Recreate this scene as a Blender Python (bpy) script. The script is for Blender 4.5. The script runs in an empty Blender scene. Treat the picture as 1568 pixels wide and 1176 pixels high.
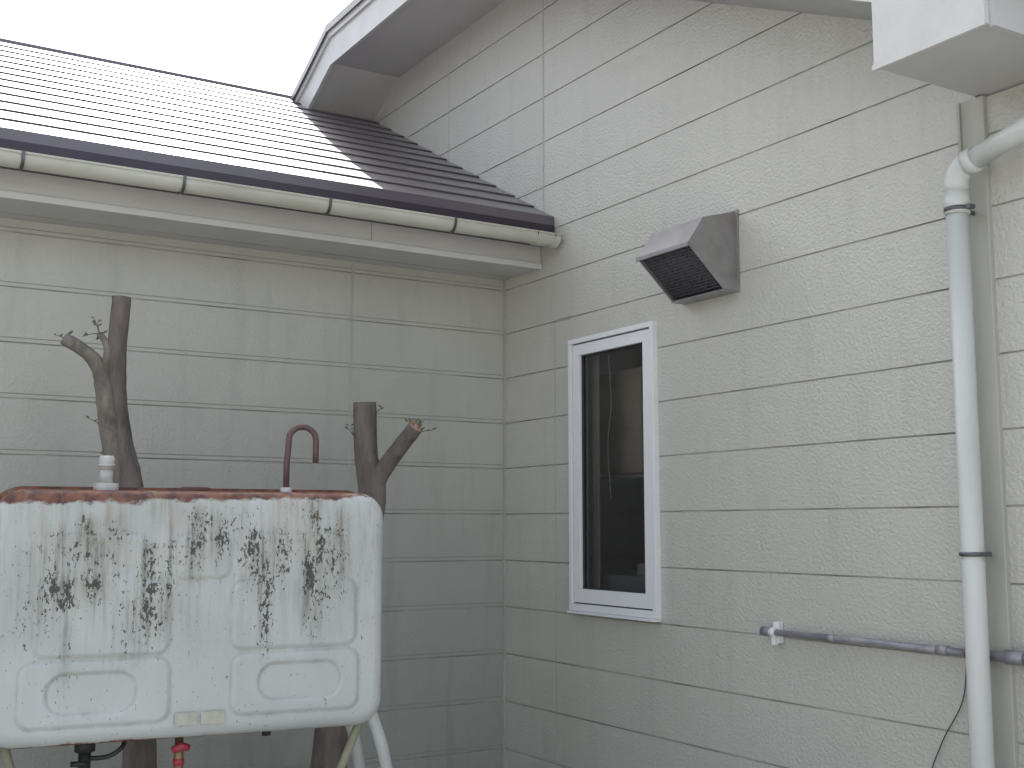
import bpy, math, random
from mathutils import Vector, Matrix
random.seed(4)
S=bpy.context.scene
def link(o,parent=None):
    S.collection.objects.link(o)
    if parent: o.parent=parent
    return o
def empty(name,loc=(0,0,0),rz=0):
    o=bpy.data.objects.new(name,None); o.location=loc; o.rotation_euler=(0,0,rz); o.empty_display_size=.2
    return link(o)
def mesh(name,vs,fs,mats,parent=None,mi=None,smooth=False):
    m=bpy.data.meshes.new(name); m.from_pydata([tuple(v) for v in vs],[],fs)
    if not isinstance(mats,(list,tuple)): mats=[mats]
    for a in mats: m.materials.append(a)
    if mi:
        for p,i in zip(m.polygons,mi): p.material_index=i
    if smooth:
        for p in m.polygons: p.use_smooth=True
    m.update()
    return link(bpy.data.objects.new(name,m),parent)
def fixn(o):
    import bmesh
    b=bmesh.new(); b.from_mesh(o.data); bmesh.ops.recalc_face_normals(b,faces=b.faces); b.to_mesh(o.data); b.free()
def box(name,a,b,mat,parent=None,bev=0):
    x0,y0,z0=a; x1,y1,z1=b
    vs=[(x0,y0,z0),(x1,y0,z0),(x1,y1,z0),(x0,y1,z0),(x0,y0,z1),(x1,y0,z1),(x1,y1,z1),(x0,y1,z1)]
    fs=[(0,3,2,1),(4,5,6,7),(0,1,5,4),(1,2,6,5),(2,3,7,6),(3,0,4,7)]
    o=mesh(name,vs,fs,mat,parent)
    if bev:
        m=o.modifiers.new('b','BEVEL'); m.width=bev; m.segments=2
    return o
def prism(name,poly,vec,mat,parent=None,mi_side=None,mats=None):
    n=len(poly); P=[Vector(p) for p in poly]; V=Vector(vec)
    vs=P+[p+V for p in P]
    fs=[tuple(range(n)),tuple(range(2*n-1,n-1,-1))]+[(i,(i+1)%n,n+(i+1)%n,n+i) for i in range(n)]
    o=mesh(name,vs,fs,mats or mat,parent,mi_side); fixn(o); return o
def tubegeo(pts,rad,seg=20,jit=0.0):
    P=[Vector(p) for p in pts]; n=len(P)
    R=rad if isinstance(rad,(list,tuple)) else [rad]*n
    vs=[];fs=[];up=None
    for i in range(n):
        t=(P[min(i+1,n-1)]-P[max(i-1,0)]).normalized()
        if up is None:
            up=Vector((0,0,1)) if abs(t.z)<.9 else Vector((1,0,0))
        a=(up-t*up.dot(t)).normalized(); up=a; b=t.cross(a)
        for k in range(seg):
            w=2*math.pi*k/seg
            r=R[i]*(1+jit*(random.random()-.5))
            vs.append(P[i]+a*math.cos(w)*r+b*math.sin(w)*r)
    for i in range(n-1):
        for k in range(seg):
            fs.append((i*seg+k,i*seg+(k+1)%seg,(i+1)*seg+(k+1)%seg,(i+1)*seg+k))
    fs.append(tuple(range(seg-1,-1,-1))); fs.append(tuple(range((n-1)*seg,n*seg)))
    return vs,fs
def tube(name,pts,rad,mat,parent=None,seg=20,cap=None,jit=0):
    vs,fs=tubegeo(pts,rad,seg,jit)
    o=mesh(name,vs,fs,[mat,cap or mat],parent,[0]*(len(fs)-2)+[1,1],True)
    o.data.polygons[-1].use_smooth=False; o.data.polygons[-2].use_smooth=False
    return o
def resample(pts,rad,n):
    P=[Vector(p) for p in pts]; out=[];ro=[]
    for i in range(len(P)-1):
        p0=P[max(i-1,0)];p1=P[i];p2=P[i+1];p3=P[min(i+2,len(P)-1)]
        for k in range(n):
            t=k/n
            out.append(.5*((2*p1)+(p2-p0)*t+(2*p0-5*p1+4*p2-p3)*t*t+(3*p1-p0-3*p2+p3)*t**3))
            ro.append(rad[i]*(1-t)+rad[i+1]*t)
    out.append(P[-1]); ro.append(rad[-1]); return out,ro
# ------------------------------------------------------------ materials
class M:
    def __init__(s,name,col=(.5,.5,.5),rough=.5,metal=0,coat=0,coatr=.2,spec=.5):
        s.m=bpy.data.materials.new(name); s.m.use_nodes=True; s.t=s.m.node_tree; s.b=s.t.nodes['Principled BSDF']
        s.b.inputs['Base Color'].default_value=(*col,1); s.b.inputs['Roughness'].default_value=rough
        s.b.inputs['Metallic'].default_value=metal; s.b.inputs['Coat Weight'].default_value=coat
        s.b.inputs['Coat Roughness'].default_value=coatr; s.b.inputs['Specular IOR Level'].default_value=spec
        s.tc=s.t.nodes.new('ShaderNodeTexCoord')
    def n(s,t,**k):
        x=s.t.nodes.new(t)
        for a,b in k.items(): setattr(x,a,b)
        return x
    def l(s,a,b): s.t.links.new(a,b)
    def co(s,scale=(1,1,1)):
        mp=s.n('ShaderNodeMapping'); mp.inputs['Scale'].default_value=scale; s.l(s.tc.outputs['Object'],mp.inputs['Vector']); return mp.outputs[0]
    def noise(s,scale=5,detail=4,vs=(1,1,1),rough=.5,dist=0):
        x=s.n('ShaderNodeTexNoise'); x.inputs['Scale'].default_value=scale; x.inputs['Detail'].default_value=detail
        x.inputs['Roughness'].default_value=rough; x.inputs['Distortion'].default_value=dist
        s.l(s.co(vs),x.inputs['Vector']); return x.outputs['Fac']
    def ramp(s,src,p0,p1,c0=(0,0,0,1),c1=(1,1,1,1)):
        r=s.n('ShaderNodeValToRGB'); e=r.color_ramp.elements; e[0].position=p0;e[1].position=p1;e[0].color=c0;e[1].color=c1
        s.l(src,r.inputs[0]); return r.outputs[0]
    def mix(s,f,a,b,mode='MIX'):
        x=s.n('ShaderNodeMix',data_type='RGBA',blend_type=mode)
        for v,i in ((f,0),(a,6),(b,7)):
            if isinstance(v,(int,float)): x.inputs[i].default_value=v
            elif isinstance(v,tuple): x.inputs[i].default_value=(*v[:3],1)
            else: s.l(v,x.inputs[i])
        return x.outputs[2]
    def math(s,op,a,b=0,clamp=False):
        x=s.n('ShaderNodeMath',operation=op,use_clamp=clamp)
        for v,i in ((a,0),(b,1)):
            if isinstance(v,(int,float)): x.inputs[i].default_value=v
            else: s.l(v,x.inputs[i])
        return x.outputs[0]
    def xyz(s):
        x=s.n('ShaderNodeSeparateXYZ'); s.l(s.tc.outputs['Object'],x.inputs[0]); return x.outputs
    def mrange(s,v,a,b,c=0,d=1):
        x=s.n('ShaderNodeMapRange'); s.l(v,x.inputs[0])
        for i,q in enumerate((a,b,c,d)): x.inputs[i+1].default_value=q
        return x.outputs[0]
    def col(s,o): s.l(o,s.b.inputs['Base Color'])
    def bump(s,h,strength=.5,dist=.01,coat=False):
        x=s.n('ShaderNodeBump'); x.inputs['Strength'].default_value=strength; x.inputs['Distance'].default_value=dist
        s.l(h,x.inputs['Height']); s.l(x.outputs[0],s.b.inputs['Normal'])
        if coat: s.l(x.outputs[0],s.b.inputs['Coat Normal'])

def siding(name,base,dirt,lowdirt,bs,sc):
    m=M(name,rough=.5,coat=.9,coatr=.14)
    a=m.noise(1.1,4,(1,1,.7)); b=m.noise(9,4,(1,1,.16),.65)
    z=m.xyz()[2]
    low=m.mrange(z,2.4,.4,0,lowdirt)
    f=m.math('MULTIPLY',m.ramp(a,.35,.75),.28)
    f=m.math('ADD',f,m.math('MULTIPLY',m.ramp(b,.52,.78),.30))
    f=m.math('ADD',f,low,True)
    m.col(m.mix(f,base,dirt))
    n1=m.noise(sc,2,(1,1,1.15),.65,.1)
    m.bump(m.ramp(n1,.34,.66),bs,.003,True)
    return m.m
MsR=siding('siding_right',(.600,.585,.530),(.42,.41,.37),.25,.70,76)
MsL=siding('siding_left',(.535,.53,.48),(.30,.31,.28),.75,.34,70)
def plain(name,col,rough=.5,metal=0,var=.15,coat=0,vs=(1,1,1),sc=6,dirt=None,bump=0):
    m=M(name,col,rough,metal,coat)
    d=dirt or tuple(c*.55 for c in col)
    a=m.noise(sc,4,vs,.6)
    m.col(m.mix(m.math('MULTIPLY',m.ramp(a,.4,.75),var*2),col,d))
    if bump: m.bump(m.noise(sc*12,4),bump,.003)
    return m.m
Mgroove=plain('groove_shade_dirt',(.50,.49,.44),.9,var=.48,sc=2.5,dirt=(.17,.165,.145))  # groove faces: recess shade put into the colour, plus patchy dirt
MgrooveL=plain('groove_light',(.40,.40,.365),.9)  # fainter second groove, its recess shade likewise put into the colour
Mcaulk=plain('caulk',(.48,.475,.43),.6,var=.3,sc=4,vs=(1,1,.5))
Mtrim=plain('corner_trim',(.50,.495,.445),.5,var=.3,vs=(1,1,.15))
Mstain=plain('water_stain',(.40,.395,.36),.8,var=.45,sc=30,dirt=(.12,.12,.11))
Msoff=plain('soffit_paint',(.58,.575,.565),.6,var=.12,sc=3)
Mfas=plain('fascia_paint',(.68,.675,.655),.45,var=.15,vs=(.3,1,1),coat=.2)
Mgut=plain('gutter_plastic',(.61,.61,.54),.35,var=.3,vs=(.3,1,1),sc=9,dirt=(.36,.36,.28))
Mpipe=plain('downpipe_plastic',(.66,.68,.655),.35,var=.18,vs=(1,1,.2),sc=8,dirt=(.42,.44,.39))
Mdark=plain('dark_roof_edge',(.055,.044,.062),.4,.2)
Mband=plain('metal_band',(.16,.16,.17),.45,.7)
Mcond=plain('conduit',(.24,.225,.27),.4,.3,var=.5,vs=(1,.3,1),sc=24,dirt=(.45,.44,.46))
Mwhite=plain('white_aluminium',(.84,.84,.86),.3,var=.05)
Mrubber=plain('gasket',(.06,.06,.06),.6)
Msteel=plain('stainless',(.36,.35,.355),.42,.45,var=.4,sc=7,dirt=(.24,.215,.20))
# roof
m=M('roof_metal',(.05,.04,.05),.38,.0,spec=.9,coat=1,coatr=.34)
a=m.noise(2.5,4,(.4,2,2)); b=m.noise(30,3,(.15,2,2))
m.col(m.mix(m.ramp(a,.35,.7),(.070,.054,.076),(.105,.087,.114)))
m.l(m.mrange(b,.3,.7,.33,.45),m.b.inputs['Coat Roughness'])
Mroof=m.m
# ---------------------------------------------------------------- HOUSE
house=empty('house')
ZL=[.886+.2245*k for k in range(-4,16)]
def prof(z0,z1,double,extra=()):
    segs=[]
    for zl in ZL:
        if z0+.01<zl<z1-.02:
            segs.append((zl-.003,zl+.003,.0045,1))
            if double: segs.append((zl+.017,zl+.021,.0025,2))
    out=[];cur=z0
    for (a,b,d,mt) in segs:
        out.append((cur,a,0,0,0)); out.append((a,a+.0008,0,d,mt)); out.append((a+.0008,b-.0008,d,d,mt)); out.append((b-.0008,b,d,0,mt)); cur=b
    out.append((cur,z1,0,0,0))
    res=[]
    for s in out:
        q=[s]
        for e in extra:
            nq=[]
            for (a,b,d0,d1,mt) in q:
                if a<e<b and d0==d1: nq+= [(a,e,d0,d1,mt),(e,b,d0,d1,mt)]
                else: nq.append((a,b,d0,d1,mt))
            q=nq
        res+=q
    return res
def gmin(z): return -2.8 if z<3.02 else -2.8+(z-3.02)/.47
def gmax(z): return 3.8 if z<3.02 else 3.8-(z-3.02)/.47
WY0,WY1,WZ0,WZ1=-1.215,-.612,1.14,2.336
vs=[];fs=[];mi=[]
for (a,b,d0,d1,mt) in prof(0,4.23,False,(WZ0,WZ1,3.02)):
    zm=(a+b)/2
    spans=[(gmin(a),gmax(a),gmin(b),gmax(b))]
    if WZ0<zm<WZ1: spans=[(gmin(a),WY0,gmin(b),WY0),(WY1,gmax(a),WY1,gmax(b))]
    for (p,q,r,s_) in spans:
        i=len(vs); vs+=[(d0,p,a),(d0,q,a),(d1,s_,b),(d1,r,b)]; fs.append((i,i+3,i+2,i+1)); mi.append(mt)
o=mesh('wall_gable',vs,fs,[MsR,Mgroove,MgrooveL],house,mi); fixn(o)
vs=[];fs=[];mi=[]
for (a,b,d0,d1,mt) in prof(0,2.74,True):
    i=len(vs); vs+=[(-8,d0,a),(0,d0,a),(0,d1,b),(-8,d1,b)]; fs.append((i,i+1,i+2,i+3)); mi.append(mt)
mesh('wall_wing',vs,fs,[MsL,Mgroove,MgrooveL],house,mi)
vs=[];fs=[];mi=[]
for (a,b,d0,d1,mt) in prof(0,2.80,False):
    i=len(vs); vs+=[(d0+.004,-5.6,a),(d0+.004,-2.83,a),(d1+.004,-2.83,b),(d1+.004,-5.6,b)]; fs.append((i,i+1,i+2,i+3)); mi.append(mt)
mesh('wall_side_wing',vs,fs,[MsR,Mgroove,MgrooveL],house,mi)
box('wall_end',(-8.1,.0,0),(-8.0,3.76,2.74),MsL,house)
box('wall_back',(-8.1,3.76,0),(0,3.86,2.74),MsL,house)
box('wall_main_front',(.02,-2.8,0),(6,-2.7,3.0),MsR,house)
box('wall_main_back',(.02,3.7,0),(6,3.8,3.0),MsR,house)
box('side_wing_roof',(-.12,-5.8,2.83),(3,-3.6,2.93),Mdark,house)
box('wall_side_wing_end',(.03,-5.6,0),(3,-5.5,2.8),MsR,house)
box('corner_trim_outer',(-.014,-2.835,0),(.02,-2.745,2.803),Mtrim,house,.003)
box('corner_trim_outer_lip',(-.022,-2.755,0),(-.0145,-2.746,2.80),Mtrim,house)
box('inner_corner_caulk',(-.008,-.012,0),(-.0003,-.0003,2.73),Mcaulk,house)
box('joint_1',(-.0015,-.372,2.98),(.001,-.36,4.22),Mcaulk,house)
box('joint_2',(-.0015,.596,3.5),(.001,.606,4.22),Mcaulk,house)
box('joint_3',(-.84,-.0015,0),(-.828,.001,2.73),Mcaulk,house)
box('joint_4',(-.0012,-.463,0),(.001,-.457,2.44),Mcaulk,house)
XO=-.43
ch=[(-2.8,3.02),(-.25,4.22),(1.25,4.22),(3.8,3.02)]
for i in range(3):
    (y0,z0),(y1,z1)=ch[i],ch[i+1]
    prism('soffit_%d'%i,[(XO,y0,z0),(XO,y1,z1),(6,y1,z1),(6,y0,z0)] if i!=1 else [(XO,y0,z0),(XO,y1,z1),(.1,y1,z1),(.1,y0,z0)],(0,0,.02),Msoff,house)
    prism('rake_fascia_%d'%i,[(XO-.02,y0,z0-.012),(XO-.02,y1,z1-.012),(XO-.02,y1,z1+.20),(XO-.02,y0,z0+.20)],(.02,0,0),Mfas,house)
    prism('rake_trim_%d'%i,[(XO-.034,y0,z0+.15),(XO-.034,y1,z1+.15),(XO-.034,y1,z1+.20),(XO-.034,y0,z0+.20)],(.0135,0,0),Mfas,house)
def rz(y): return 4.45+.47*(y+.25)
rs=[[(-.48,-3.22,rz(-3.22)),(-.48,-.25,4.45),(.28,.5,4.8025),(6.5,.5,4.8025),(6.5,-3.22,rz(-3.22))],
    [(-.48,4.22,rz(-3.22)),(-.48,1.25,4.45),(.28,.5,4.8025),(6.5,.5,4.8025),(6.5,4.22,rz(-3.22))],
    [(-.48,-.25,4.45),(-.48,1.25,4.45),(.28,.5,4.8025)]]
for i,r in enumerate(rs): prism('main_roof_%d'%i,r,(0,0,-.045),Mroof,house)
prism('box_eave_end',[(XO-.02,-2.8,2.807),(XO-.02,-3.17,2.807),(XO-.02,-3.17,3.03),(XO-.02,-2.8,3.205)],(.02,0,0),Mfas,house)
box('box_eave_trim_bottom',(XO-.026,-3.172,2.800),(XO-.0205,-2.797,2.815),Mfas,house,.001)
box('box_eave_soffit',(XO+.001,-3.165,2.810),(6,-2.802,2.83),Msoff,house)
box('box_eave_front',(XO+.001,-3.185,2.80),(6,-3.167,3.02),Msoff,house)
box('box_eave_inner',(XO+.001,-2.812,2.83),(-.001,-2.802,3.02),Msoff,house)
# left wing roof
N=13; y0,z0,y1,z1=-.46,2.955,1.88,4.20
vs=[];fs=[]
pr=[(y0,z0-.035)]
for i in range(N):
    a=i/N;b=(i+1)/N
    ya_=y0+(y1-y0)*a; za_=z0+(z1-z0)*a; zb_=z0+(z1-z0)*b
    pr.append((ya_,za_+.0070)); pr.append((ya_+.002,za_+.0095)); pr.append((y0+(y1-y0)*b+.004,zb_+.001))
pr+= [(y1+.005,z1+.022),(y1+.1,z1+.0),(4.2,2.945),(4.2,2.91),(y1,z1-.05)]
for x in (-8.3,-.001): vs+=[(x,p[0],p[1]) for p in pr]
n=len(pr); fs=[(i,i+1,n+i+1,n+i) for i in range(n-1)]+[(n-1,0,n,2*n-1)]
o=mesh('wing_roof',vs,fs,Mroof,house); fixn(o)
box('wing_drip_edge',(-8.3,-.462,2.84),(-.002,-.44,2.919),Mdark,house)
box('wing_fascia_back',(-8.3,-.438,2.84),(-.002,-.345,2.90),Mdark,house)
box('wing_fascia',(-8.3,-.345,2.735),(-.003,-.325,2.90),Mfas,house,.003)
box('wing_fascia_lip',(-8.3,-.356,2.727),(-.003,-.3455,2.755),Mfas,house,.002)
box('wing_soffit',(-8.3,-.324,2.735),(-.003,-.001,2.75),Msoff,house)
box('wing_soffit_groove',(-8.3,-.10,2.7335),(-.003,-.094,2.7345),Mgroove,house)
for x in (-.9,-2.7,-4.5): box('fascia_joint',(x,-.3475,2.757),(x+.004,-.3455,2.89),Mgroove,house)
# window
win=empty('casement_window'); win.parent=house
def frame(name,y0,y1,z0,z1,w,x0,x1,mat,wb=None):
    wb=wb or w
    box(name+'_l',(x0,y0,z0+wb),(x1,y0+w,z1-w),mat,win,.0015); box(name+'_r',(x0,y1-w,z0+wb),(x1,y1,z1-w),mat,win,.0015)
    box(name+'_t',(x0,y0,z1-w),(x1,y1,z1),mat,win,.0015); box(name+'_b',(x0,y0,z0),(x1,y1,z0+wb),mat,win,.0015)
frame('outer_frame',-1.224,-.604,1.130,2.346,.022,-.026,.08,Mwhite,.03)
frame('gap',-1.202,-.626,1.160,2.324,.006,-.008,.06,Mrubber)
frame('sash',-1.196,-.632,1.166,2.318,.050,-.018,.03,Mwhite,.06)
frame('gasket',-1.146,-.682,1.226,2.268,.005,-.006,.02,Mrubber)
box('sill',(-.040,-1.224,1.118),(-.001,-.604,1.129),Mwhite,win,.002)
g=bpy.data.materials.new('window_glass'); g.use_nodes=True; t=g.node_tree; t.nodes.clear()
o1=t.nodes.new('ShaderNodeOutputMaterial'); mx=t.nodes.new('ShaderNodeMixShader'); tr=t.nodes.new('ShaderNodeBsdfTransparent'); gl=t.nodes.new('ShaderNodeBsdfGlossy'); fr=t.nodes.new('ShaderNodeFresnel')
tr.inputs[0].default_value=(.93,.93,.93,1); gl.inputs['Roughness'].default_value=.02; fr.inputs[0].default_value=1.85
t.links.new(fr.outputs[0],mx.inputs[0]);t.links.new(tr.outputs[0],mx.inputs[1]);t.links.new(gl.outputs[0],mx.inputs[2]);t.links.new(mx.outputs[0],o1.inputs[0])
mesh('glass',[(.004,-1.141,1.226),(.004,-.687,1.226),(.004,-.687,2.263),(.004,-1.141,2.263)],[(0,3,2,1)],g,win)
Mroom=plain('room_wall',(.62,.57,.53),.8,var=.2,sc=2); Mcurt=plain('curtain',(.55,.51,.47),.9,var=.3,vs=(1,6,.3)); Mbrown=plain('brown_board',(.50,.39,.31),.6,var=.25); Mpale=plain('pale_item',(.55,.54,.53),.6)
vs=[(.08,-1.22,1.13),(.08,-.6,1.13),(.08,-.6,2.34),(.08,-1.22,2.34),(.55,-1.4,1.0),(.55,.3,1.0),(.55,.3,2.45),(.55,-1.4,2.45)]
mesh('room',vs,[(4,5,6,7),(0,1,5,4),(1,2,6,5),(2,3,7,6),(3,0,4,7)],Mroom,win)
box('cupboard',(.24,-.80,1.74),(.5,-.36,2.22),Mbrown,win,.004)
cv=[];cf=[]
for i in range(12):
    y=-.70+.011*i; x=.075+.012*math.sin(i*1.25); cv+=[(x,y,1.22),(x+.004,y,2.28)]
for i in range(11): cf.append((2*i,2*i+2,2*i+3,2*i+1))
mesh('side_curtain',cv,cf,Mcurt,win,smooth=True)
Mgreyitem=plain('grey_item',(.24,.25,.29),.5); Mgrey2=plain('grey_item_light',(.34,.335,.34),.5)
box('counter',(.13,-1.2,1.15),(.55,.2,1.285),Mgreyitem,win)
box('shelf',(.26,-.80,1.722),(.5,-.36,1.735),Mgrey2,win)
box('appliance',(.2,-1.06,1.287),(.34,-.86,1.40),Mgreyitem,win,.01)
box('small_box',(.13,-.96,1.287),(.19,-.90,1.34),Mgrey2,win,.004)
pc,rc_=resample([(.06,-.80,2.26),(.062,-.815,2.05),(.06,-.79,1.85),(.06,-.81,1.62)],[.002]*4,6)
tube('cord',pc,rc_,Mpale,win,8)
mesh('stain_strip',[(-.0012,-.455,2.452),(-.0012,-.60,2.452),(-.0012,-.60,2.466),(-.0012,-.455,2.462)],[(0,1,2,3)],Mstain,house)
# ---------------------------------------------------------------- rain gutter
gut=empty('rain_gutter')
def gutter(name,xa,xb,yc,zc,r):
    vs=[];fs=[];seg=16
    prf=[(yc-r*math.cos(a),zc-r*math.sin(a)) for a in [math.pi*k/seg for k in range(seg+1)]]
    prf=[(yc-r-.004,zc+.004),(yc-r-.005,zc+.012),(yc-r+.002,zc+.014)]+[(yc-r+.001,zc+.004)]+prf[1:]
    inn=[(y+(yc-y)*.08,z+(zc-z)*.08+.001) for y,z in prf[3:]][::-1]
    pr=prf+inn; n=len(pr)
    for x in (xa,xb): vs+=[(x,p[0],p[1]) for p in pr]
    fs=[(i,(i+1)%n,n+(i+1)%n,n+i) for i in range(n)]+[tuple(range(n)),tuple(range(2*n-1,n-1,-1))]
    o=mesh(name,vs,fs,Mgut,gut,smooth=False); fixn(o)
    for p in o.data.polygons: 
        if len(p.vertices)==4: p.use_smooth=True
    o.data.set_sharp_from_angle(angle=math.radians(40))
    return o
gy,gz,gr=-.507,2.845,.042
gutter('trough',-8.3,-.03,gy,gz,gr)
gutter('end_joint',-.15,-.095,gy,gz-.001,gr+.004)
gutter('end_cap_collar',-.055,-.026,gy,gz-.001,gr+.004)
prism('end_cap',[(-.029,gy-(gr)*math.cos(a),gz+.004-gr*math.sin(a)) for a in [math.pi*k/12 for k in range(13)]],(.006,0,0),Mgut,gut)
for x in (-2.38,-1.79,-1.18,-.585,-2.98,-3.6):
    pts=[(x,gy-(gr+.003)*math.cos(a),gz-(gr+.003)*math.sin(a)) for a in [math.pi*k/14 for k in range(15)]]
    pts=[(x,gy-gr-.006,gz+.014)]+pts
    vs=[];fs=[]
    for p in pts:
        vs+=[(p[0]-.006,p[1],p[2]),(p[0]+.006,p[1],p[2])]
    for i in range(len(pts)-1): fs.append((2*i,2*i+1,2*i+3,2*i+2))
    o=mesh('hanger',vs,fs,Mband,gut); sm=o.modifiers.new('s','SOLIDIFY'); sm.thickness=.003
gut2=empty('rain_gutter.001')
seg=14
pr=[(-3.245-.045*math.cos(math.pi*k/seg),2.99-.045*math.sin(math.pi*k/seg)) for k in range(seg+1)]
vs=[(x,p[0],p[1]) for x in (-.46,6.4) for p in pr]; n=len(pr)
o=mesh('trough',vs,[(i,i+1,n+i+1,n+i) for i in range(n-1)]+[tuple(range(n))],Mgut,gut2,smooth=True); sm=o.modifiers.new('s','SOLIDIFY'); sm.thickness=.003
# ---------------------------------------------------------------- downpipe
dp=empty('downpipe')
px,py=-.092,-2.785
tube('pipe',[(px,py,0),(px,py,1.2),(px,py,2.47)],.0325,Mpipe,dp,28)
tube('socket',[(px,py,2.43),(px,py,2.50)],.037,Mpipe,dp,28)
arc=[(px,py,2.50)]
for k in range(0,10):
    a=math.radians(76)*k/9
    arc.append((px,py-.06*(1-math.cos(a)),2.52+.06*math.sin(a)))
tube('elbow',arc,.036,Mpipe,dp,28)
e=Vector(arc[-1]); d=Vector((0,-math.sin(math.radians(76)),math.cos(math.radians(76))))
tube('elbow_lip',[e-d*.004,e+d*.03],.039,Mpipe,dp,28)
e2=e+d*.38
tube('crossing_pipe',[e,e2],.0325,Mpipe,dp,28)
tube('upper_elbow',[e2-d*.01,e2+d*.02+Vector((0,0,.01)),e2+d*.045+Vector((0,0,.04)),e2+d*.05+Vector((0,0,.12)),(px,-3.245,2.95)],.036,Mpipe,dp,24)
for z in (2.445,1.42,.4):
    tube('clamp',[(px,py,z-.006),(px,py,z+.006)],.0385,Mband,dp,28)
    box('clamp_arm',(px+.034,py-.004,z-.006),(-.012,py+.004,z+.006),Mband,dp)
    box('clamp_tab',(px-.012,py-.055,z-.006),(px+.012,py-.036,z+.006),Mband,dp)
# ---------------------------------------------------------------- conduit
cd=empty('conduit_pipe'); cx=-.035
tube('pipe',[(cx,-1.86,1.128),(cx,-2.3,1.130),(cx,-2.72,1.128)],.0115,Mcond,cd)
tube('thick_pipe',[(cx,-2.70,1.128),(cx,-3.0,1.129),(cx,-4.0,1.13)],.015,Mcond,cd)
for y in (-1.845,): tube('end_collar',[(cx,y-.045,1.128),(cx,y-.03,1.128),(cx,y,1.13)],[.0115,.016,.017],Mcond,cd)
tube('coupler',[(cx,-2.15,1.129),(cx,-2.19,1.129)],.0135,Mcond,cd); tube('coupler',[(cx,-2.6,1.129),(cx,-2.64,1.129)],.0145,Mcond,cd)
tube('coupler',[(cx,-2.84,1.129),(cx,-2.90,1.129)],.021,Mcond,cd)
for y in (-1.90,):
    tube('clip',[(cx,y-.012,1.129),(cx,y+.012,1.129)],.017,Mwhite,cd); box('clip_base',(cx+.01,y-.014,1.09),(-.001,y+.014,1.165),Mwhite,cd,.002)
    box('clip_tail',(cx-.006,y-.008,1.085),(cx+.01,y+.008,1.115),Mwhite,cd,.002)
cb=[(-.006,-2.68,1.10),(-.008,-2.66,.98),(-.008,-2.58,.85),(-.01,-2.52,.70),(-.008,-2.50,.45),(-.01,-2.47,0.02)]
pp,rr=resample(cb,[.0018]*6,6)
tube('cable',pp,rr,Mrubber,None,8)
# ---------------------------------------------------------------- vent hood
vh=empty('exhaust_vent_hood')
hp=[(0,2.70),(-.165,2.655),(-.243,2.545),(-.072,2.390),(0,2.390)]
ya,yb=-1.718,-1.412
vs=[(x-.002,y,z) for y in (ya,yb) for x,z in hp]
fs=[(0,1,2,3,4),(9,8,7,6,5),(0,5,6,1),(1,6,7,2),(3,8,9,4)]
o=mesh('shell',vs,fs,Msteel,vh); sm=o.modifiers.new('s','SOLIDIFY'); sm.thickness=.003; b=o.modifiers.new('b','BEVEL'); b.width=.002; b.segments=2
mm=M('hood_mesh',(.03,.03,.03),.5,.5)
w=mm.n('ShaderNodeTexVoronoi'); w.inputs['Scale'].default_value=75; mm.l(mm.co(),w.inputs['Vector'])
mm.col(mm.mix(mm.ramp(w.outputs['Distance'],.3,.5),(.03,.03,.035),(.10,.10,.115)))
def lerp(a,b,t): return a+(b-a)*t
p2=hp[2];p3=hp[3]
ins=.008
mesh('mesh_panel',[(p2[0]+.012,ya+ins,p2[1]+.004),(p3[0]+.012,ya+ins,p3[1]+.012),(p3[0]+.012,yb-ins,p3[1]+.012),(p2[0]+.012,yb-ins,p2[1]+.004)],[(0,1,2,3)],mm.m,vh)
Mwire=plain('mesh_wire',(.18,.18,.20),.5,.4)
for i in range(1,22):
    y=lerp(ya,yb,i/22); tube('wire',[(p2[0]+.006,y,p2[1]+.002),(p3[0]+.006,y,p3[1]+.007)],.0011,Mwire,vh,5)
for i in range(1,17):
    t_=i/17; x=lerp(p2[0],p3[0],t_)+.0055; z=lerp(p2[1],p3[1],t_)+.005; tube('wire',[(x,ya+.004,z),(x,yb-.004,z)],.0011,Mwire,vh,5)
box('rim_top',(p2[0]-.006,ya-.002,p2[1]-.012),(p2[0]+.002,yb+.002,p2[1]+.004),Msteel,vh,.001)
box('rim_bottom',(p3[0]-.004,ya,p3[1]-.006),(-.001,yb,p3[1]-.001),Msteel,vh,.001)
box('wall_flange',(-.006,ya-.014,2.385),(-.0006,yb+.014,2.705),Msteel,vh,.001)
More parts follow.
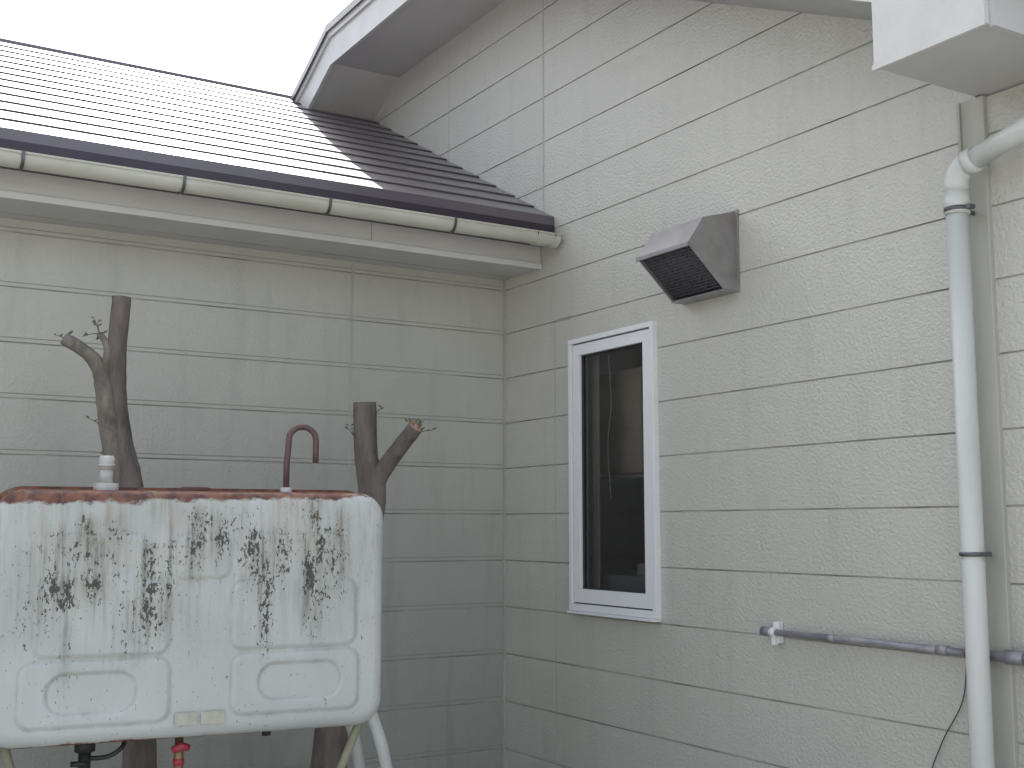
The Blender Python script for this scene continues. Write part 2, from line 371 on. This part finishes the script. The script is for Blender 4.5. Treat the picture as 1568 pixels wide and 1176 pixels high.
# ---------------------------------------------------------------- kerosene tank
tank=empty('kerosene_tank',(-1.944,-1.424,0),math.radians(-7.3))
A,B,CR,FR,CZ=.592,.372,.085,.045,1.237
def sd(x,z,cx,cz,hx,hz,r):
    qx=abs(x-cx)-hx+r; qz=abs(z-cz)-hz+r
    return math.hypot(max(qx,0),max(qz,0))+min(max(qx,qz),0)-r
def sb(x0,x1,z0,z1,r,x,z): return sd(x,z,(x0+x1)/2,(z0+z1)/2,(x1-x0)/2,(z1-z0)/2,r)
def ss(e0,e1,v):
    t=min(max((v-e0)/(e1-e0),0),1); return t*t*(3-2*t)
def smin(a,b,k=.02):
    h=max(k-abs(a-b),0)/k; return min(a,b)-h*h*k*.25
def emb(x,z):
    w=.007
    u1=smin(sb(-.467,-.09,1.124,1.335,.035,x,z),sb(-.405,-.1645,1.25,1.473,.030,x,z))
    u2=smin(sb(.10,.491,1.128,1.33,.035,x,z),sb(.17,.447,1.25,1.473,.030,x,z))
    h=0; cr=0
    u=min(u1,u2); h+=.006*ss(w,-w,u)
    b=sb(-.07,.085,1.345,1.473,.03,x,z); h+=.005*ss(w,-w,b)
    c0=min(sb(-.39,-.185,1.35,1.457,.045,x,z),sb(.19,.43,1.345,1.455,.045,x,z)); h-=.002*ss(w,-w,c0)
    l=min(sb(-.50,-.085,.925,1.105,.035,x,z),sb(.105,.50,.93,1.108,.035,x,z)); h+=.006*ss(w,-w,l)
    c=min(sb(-.43,-.175,.955,1.075,.055,x,z),sb(.182,.447,.965,1.08,.055,x,z)); h-=.007*ss(w,-w,c)
    for q in (u,b,l): cr=max(cr,math.exp(-((q-.006)/.004)**2))
    for q in (c,): cr=max(cr,math.exp(-((q+.004)/.004)**2))
    return h,cr
# mould growth: (x, z_top, z_bottom, half width, strength)
PATCH=[(-.33,1.53,1.34,.035,1.0),(-.42,1.50,1.20,.05,.55),(-.36,1.36,1.29,.09,.9),(-.25,1.54,1.36,.03,.6),(-.14,1.46,1.18,.05,.75),
 (-.20,1.30,1.12,.05,.4),(-.02,1.56,1.38,.04,.9),(.05,1.54,1.40,.03,.8),(.16,1.50,1.30,.04,.85),(.20,1.42,1.12,.022,.75),(.25,1.52,1.33,.035,.7),
 (.345,1.59,1.20,.032,1.25),(.40,1.50,1.25,.03,.6),(.44,1.55,1.30,.03,.55),(-.50,1.45,1.15,.03,.4),(-.38,1.22,1.0,.03,.35),(.12,1.56,1.44,.05,.6),(-.09,1.52,1.30,.02,.5)]
def mould(x,z):
    s=0
    for (cx_,zt,zb,hw,st) in PATCH:
        v=ss(zt+.02,zt-.03,z)*ss(zb-.10,zb+.08,z)
        s+=st*math.exp(-((x-cx_)/hw)**2)*v
    return min(s,1.4)
NX,NZ=300,190
vs=[];fs=[];crv=[];mov=[]
for j in range(NZ+1):
    for i in range(NX+1):
        u=-1+2*i/NX; v=-1+2*j/NZ
        x=A*math.sin(u*math.pi/2)*.25+A*u*.75; z=B*math.sin(v*math.pi/2)*.25+B*v*.75
        s=sd(x,z,0,0,A,B,CR)
        if s>0:
            cx_=math.copysign(A-CR,x); cz_=math.copysign(B-CR,z)
            d=math.hypot(x-cx_,z-cz_); x=cx_+(x-cx_)*CR/d; z=cz_+(z-cz_)*CR/d; s=0
        q=min(-s,FR); dep=FR-math.sqrt(max(FR*FR-(FR-q)**2,0))
        dent=.004*math.sin(x*5+1)*math.cos(z*6)
        hh,cr=emb(x,z+CZ); crv.append(cr); mov.append(mould(x,z+CZ))
        vs.append((x,dep-(hh+dent*(1 if q>=FR else q/FR)),z+CZ))
for j in range(NZ):
    for i in range(NX):
        a=j*(NX+1)+i; fs.append((a,a+1,a+NX+2,a+NX+1))
def tankpaint(name,extra):
    m=M(name,rough=.45,coat=.2,coatr=.3)
    z=m.xyz()[2]; xx=m.xyz()[0]
    base=m.mix(m.ramp(m.noise(3,3),.35,.7),(.585,.61,.60),(.49,.52,.505))
    mo=m.n('ShaderNodeAttribute',attribute_name='mould').outputs['Fac']
    top=m.mrange(z,1.02,1.48)
    st=m.noise(30,5,(1.5,1,.10),.72)
    blot=m.noise(4.2,5,(1.3,1,.7),.65)
    # grey-green film: under patches plus a general run-off near the top
    film=m.math('ADD',m.math('MULTIPLY',mo,.50),m.math('MULTIPLY',m.math('MULTIPLY',m.ramp(blot,.40,.62),top),.42))
    film=m.math('MULTIPLY',film,m.mrange(st,.36,.60,.35,1.15),True)
    base=m.mix(film,base,(.25,.255,.20))
    stf=m.math('MULTIPLY',m.ramp(st,.52,.64),m.math('ADD',m.math('MULTIPLY',mo,.55),m.math('MULTIPLY',top,.22)),True)
    base=m.mix(stf,base,(.12,.125,.095))
    # speckled mould colonies
    sp=m.noise(120,3,(1,1,.5),.72)
    brk=m.noise(22,3,(1,1,.5),.6)
    dens=m.math('MULTIPLY',mo,m.mrange(brk,.35,.62,0,.26))
    spm=m.ramp(m.math('ADD',sp,dens),.66,.70)
    base=m.mix(m.math('MULTIPLY',spm,.93),base,(.035,.035,.028))
    at=m.n('ShaderNodeAttribute',attribute_name='crease')
    ed=m.math('MULTIPLY',m.math('MULTIPLY',at.outputs['Fac'],m.ramp(m.noise(12,4,(1,1,1),.7),.35,.68)),.50)
    base=m.mix(ed,base,(.20,.19,.15))
    ch_=m.ramp(m.noise(48,3,(1,1,.9),.6),.735,.755)
    base=m.mix(ch_,base,(.06,.045,.035))
    rn=m.noise(6,7,(1.1,1,2.2),.72)
    rt=m.math('ADD',m.mrange(z,1.520,1.600,0,.43+extra),m.mrange(z,.892,.866,0,.35+extra))
    rt=m.math('ADD',rt,m.mrange(xx,-.45,.45,.07,-.07))
    rf=m.ramp(m.math('ADD',rt,m.math('MULTIPLY',rn,.6)),.59,.65)
    rc=m.mix(m.ramp(m.noise(26,5),.4,.62),(.235,.10,.06),(.10,.048,.045))
    base=m.mix(rf,base,rc)
    fr_=m.noise(16,4,(1.2,1,.15),.6)
    base=m.mix(m.math('MULTIPLY',m.math('MULTIPLY',m.ramp(fr_,.54,.7),m.mrange(z,1.36,1.6)),.6),base,(.38,.24,.15))
    m.col(base); m.l(m.mrange(rf,0,1,.45,.85),m.b.inputs['Roughness'])
    return m.m
Mtank=tankpaint('tank_paint',0)
Mflange=tankpaint('tank_flange_paint',.07)
Mrust=plain('rusty_steel',(.16,.07,.055),.8,0,var=.4,sc=20,dirt=(.07,.045,.04),bump=.5)
o=mesh('front_shell',vs,fs,Mtank,tank,smooth=True)
at=o.data.attributes.new('crease','FLOAT','POINT'); at.data.foreach_set('value',crv)
at=o.data.attributes.new('mould','FLOAT','POINT'); at.data.foreach_set('value',mov)
def rr_outline(a,b,r,n=14):
    o=[]
    for q,(sx,sz) in enumerate(((1,1),(-1,1),(-1,-1),(1,-1))):
        for k in range(n+1):
            w=math.pi/2*(q+k/n); o.append((sx*(a-r)+r*math.cos(w),sz*(b-r)+r*math.sin(w)))
    return o
D=.42
vs=[];fs=[]
lay=[(FR,0),(D-FR,0)]+[(D-FR+FR*math.sin(math.pi/2*k/6),FR*(1-math.cos(math.pi/2*k/6))) for k in range(1,7)]
for (yy,ins_) in lay:
    for (x,z_) in rr_outline(A-ins_,B-ins_,max(CR-ins_,.02)): vs.append((x,yy,z_+CZ))
n=len(rr_outline(A,B,CR))
for k in range(len(lay)-1):
    for i in range(n): fs.append((k*n+i,(k+1)*n+i,(k+1)*n+(i+1)%n,k*n+(i+1)%n))
fs.append(tuple(range((len(lay)-1)*n,len(lay)*n)))
o=mesh('body_shell',vs,fs,Mtank,tank,smooth=True); fixn(o)
vs=[];fs=[]
for (yy,e_) in ((.205,0),(.205,.014),(.213,.014),(.213,0)):
    for (x,z_) in rr_outline(A+e_,B+e_,CR+e_): vs.append((x,yy,z_+CZ))
for k in range(3):
    for i in range(n): fs.append((k*n+i,(k+1)*n+i,(k+1)*n+(i+1)%n,k*n+(i+1)%n))
o=mesh('seam_flange',vs,fs,Mflange,tank); fixn(o)
Mpvc=plain('white_pvc',(.62,.615,.59),.4,var=.35,sc=20)
T=CZ+B
tube('filler_base',[(-.268,.2,T-.01),(-.268,.2,T+.026)],.038,Mpvc,tank,6)
tube('filler_neck',[(-.268,.2,T+.02),(-.268,.2,T+.08)],.020,Mpvc,tank)
tube('filler_cap',[(-.268,.2,T+.068),(-.268,.2,T+.108),(-.268,.2,T+.112)],[.023,.023,.019],Mpvc,tank)
tube('filler_ring',[(-.268,.2,T+.078),(-.268,.2,T+.086)],.026,Mpvc,tank)
Mvent=plain('vent_brown',(.15,.09,.09),.5,.1,var=.3,sc=15)
hk=[(.305,.2,T-.01),(.305,.2,T+.10),(.31,.2,T+.165)]
for k in range(11):
    a=math.pi*(1-k/10)*1.0; hk.append((.357+.047*math.cos(a),.2,T+.18+.045*math.sin(a)))
hk+=[(.404,.2,T+.15),(.404,.2,T+.105)]
tube('vent_pipe',hk,.0105,Mvent,tank,14)
tube('vent_base',[(.305,.2,T-.01),(.305,.2,T+.02)],.02,Mpvc,tank,8)
tube('gauge_cap',[(.01,.22,T-.01),(.01,.22,T+.014),(.01,.22,T+.018)],[.05,.05,.04],Mrust,tank)
Mstk=plain('sticker',(.54,.54,.46),.5,var=.35,sc=30)
for (a_,b_) in ((-.065,.0),(.012,.082)):
    mesh('sticker',[(a_,-.0085,.908),(b_,-.0085,.908),(b_,-.0085,.945),(a_,-.0085,.945)],[(0,1,2,3)],Mstk,tank)
Mleg=plain('leg_paint',(.50,.53,.51),.45,var=.3,sc=10,vs=(1,1,.3)); Mbr=plain('brace_paint',(.36,.36,.25),.6,var=.4,sc=10)
for sx in (-1,1):
    for (ly,nm) in ((.04,'front'),(.37,'back')):
        p,r=resample([(sx*.535,ly,1.0),(sx*.562,ly,.90),(sx*.60,ly-.01,.78),(sx*.64,ly,.60),(sx*.70,ly,.3),(sx*.75,ly,.0)],[.020]*6,4)
        tube('leg_'+nm,p,r,Mleg,tank,14)
    tube('brace',[(sx*.54,.06,.90),(sx*.46,.16,.62),(sx*.30,.2,.2),(sx*.25,.21,.0)],.014,Mbr,tank,10)
box('base_rail',(-.50,.12,.852),(.50,.16,.866),Mtank,tank)
box('base_rail_back',(-.50,.30,.852),(.50,.34,.866),Mtank,tank)
Mblk=plain('black_valve',(.03,.03,.03),.5); Mred=plain('red_handle',(.42,.05,.08),.4); Mbrass=plain('brass',(.30,.2,.12),.45,.6)
tube('drain_stub',[(-.305,.12,.87),(-.305,.12,.83)],.03,Mblk,tank,6)
tube('drain_valve',[(-.305,.12,.84),(-.305,.12,.76),(-.305,.12,.70)],[.018,.018,.024],Mblk,tank)
tube('drain_handle',[(-.345,.10,.80),(-.30,.09,.80)],.008,Mblk,tank)
hp_,hr_=resample([(-.30,.12,.81),(-.24,.10,.815),(-.20,.10,.84),(-.19,.14,.86)],[.007]*4,6); tube('hose',hp_,hr_,Mblk,tank,10)
tube('outlet_valve',[(-.03,.12,.87),(-.03,.12,.78),(-.03,.12,.70)],[.012,.016,.010],Mbrass,tank)
tube('outlet_handle',[(-.055,.09,.820),(-.03,.085,.832),(-.005,.09,.825)],[.010,.014,.010],Mred,tank,10); tube('outlet_cup',[(-.03,.12,.79),(-.03,.12,.77)],.017,Mred,tank)
tube('drain_plug',[(.24,.12,.87),(.24,.12,.84)],.014,Mblk,tank,6)
# ---------------------------------------------------------------- trees
mb=M('bark',rough=.85)
mb.col(mb.mix(mb.ramp(mb.noise(14,5,(1,1,.25),.65),.35,.7),(.095,.08,.072),(.23,.195,.172)))
mb.bump(mb.noise(30,5,(1,1,.3),.7),.9,.012)
mb2=M('bark_light',rough=.85)
mb2.col(mb2.mix(mb2.ramp(mb2.noise(18,5,(1,1,.5),.65),.35,.7),(.13,.115,.095),(.29,.26,.22)))
mb2.bump(mb2.noise(30,5,(1,1,.4),.7),.8,.01)
Mcut=plain('cut_wood',(.48,.29,.22),.8,var=.3,sc=25)
Mleaf=plain('leaf',(.11,.13,.06),.6)
def twigs(par,at,n,L=.05):
    for k in range(n):
        d=Vector((random.uniform(-1,1),random.uniform(-.5,.5),random.uniform(-.3,1))).normalized()*L*random.uniform(.5,1.2)
        a=Vector(at); tube('twig',[a,a+d*.5+Vector((0,0,.004)),a+d],[.0022,.0016,.001],mb.m,par,5)
        for q in (.65,1.0):
            e_=a+d*q; s_=random.uniform(.008,.014); c_=random.choice((-1,1))
            mesh('leaf',[e_,e_+Vector((c_*s_,0,s_*.3)),e_+Vector((c_*s_*1.4,.003,s_*1.0)),e_+Vector((c_*s_*.4,0,s_*.8))],[(0,1,2,3)],Mleaf,par)
RZ=math.radians(-31.5)
t1=empty('pruned_tree',(-2.0,-.616,0),RZ)
p,r=resample([(.12,0,-.02),(.10,0,.7),(.06,0,1.3),(.024,0,1.646),(-.005,0,1.78),(-.03,0,1.946),(-.036,0,2.138),(-.027,0,2.345)],[.07,.058,.055,.052,.044,.037,.034,.034],6)
tube('trunk',p,r,mb.m,t1,18,Mcut,.06)
p,r=resample([(.0,-.02,1.62),(-.035,-.03,1.80),(-.06,-.03,1.946),(-.076,-.02,2.02),(-.10,-.02,2.09),(-.148,-.03,2.14),(-.215,-.05,2.182)],[.03,.034,.033,.032,.028,.024,.024],6)
tube('limb',p,r,mb2.m,t1,16,Mcut,.1)
p,r=resample([(-.08,-.02,2.04),(-.062,-.02,2.12),(-.072,-.02,2.17),(-.098,-.02,2.205)],[.02,.017,.013,.010],4)
tube('spur',p,r,mb2.m,t1,12,Mcut,.1)
twigs(t1,(-.098,-.02,2.205),6,.06); twigs(t1,(-.07,-.04,1.86),4,.05); twigs(t1,(-.215,-.05,2.182),2,.03); twigs(t1,(-.02,-.04,1.75),3,.05)
t2=empty('pruned_tree.001',(-1.057,-.70,0),RZ)
p,r=resample([(-.17,0,-.02),(-.135,0,.62),(-.05,0,1.25),(.013,0,1.60),(.0,0,1.72),(-.013,0,1.80),(-.018,-.01,1.995)],[.085,.07,.064,.058,.050,.047,.046],6)
tube('trunk',p,r,mb.m,t2,20,Mcut,.05)
p,r=resample([(.0,-.01,1.56),(.03,-.01,1.67),(.092,-.04,1.765),(.2,-.13,1.89)],[.035,.038,.033,.030],6)
tube('limb',p,r,mb.m,t2,16,Mcut,.06)
twigs(t2,(.2,-.13,1.86),6,.06); twigs(t2,(.21,-.11,1.88),5,.04); twigs(t2,(-.06,-.03,1.86),3,.04); twigs(t2,(.03,-.03,1.95),2,.04)
# ---------------------------------------------------------------- ground
m=M('ground_mat',rough=.9)
g1=m.mix(m.ramp(m.noise(40,4),.35,.65),(.34,.33,.30),(.48,.47,.44))
g1=m.mix(m.ramp(m.noise(.6,4),.55,.65),g1,(.09,.11,.05)); m.col(g1)
mesh('ground',[(-400,-400,0),(400,-400,0),(400,400,0),(-400,400,0)],[(0,1,2,3)],m.m)
# ---------------------------------------------------------------- light
sd_=Vector((.28,.80,1.0)).normalized()
el=math.asin(sd_.z); az=math.atan2(sd_.x,sd_.y)
L=bpy.data.lights.new('sun','SUN'); L.energy=5; L.angle=math.radians(.5); L.color=(1,.96,.92)
so=bpy.data.objects.new('sun',L); so.rotation_euler=(-sd_).to_track_quat('-Z','Y').to_euler(); so.location=(2,8,10); link(so)
W=bpy.data.worlds.new('World'); S.world=W; W.use_nodes=True; t=W.node_tree; bg=t.nodes['Background']
sk=t.nodes.new('ShaderNodeTexSky'); sk.sky_type='NISHITA'; sk.sun_disc=False; sk.sun_elevation=el; sk.sun_rotation=az; sk.dust_density=4; sk.air_density=1.2; sk.ozone_density=1.5
hs=t.nodes.new('ShaderNodeHueSaturation'); hs.inputs['Saturation'].default_value=.42; hs.inputs['Value'].default_value=2.2
t.links.new(sk.outputs[0],hs.inputs['Color']); t.links.new(hs.outputs[0],bg.inputs[0]); bg.inputs[1].default_value=.15
# ---------------------------------------------------------------- camera
c=bpy.data.cameras.new('camera'); c.lens=41.67; c.sensor_width=36; c.clip_end=2000; c.clip_start=.05
co=bpy.data.objects.new('camera',c); link(co); co.location=(-3.05,-5.05,1.5)
co.rotation_euler=(math.radians(90+6.85),0,math.radians(-31.5))
S.camera=co
S.view_settings.view_transform='Standard'; S.view_settings.look='None'; S.view_settings.exposure=0
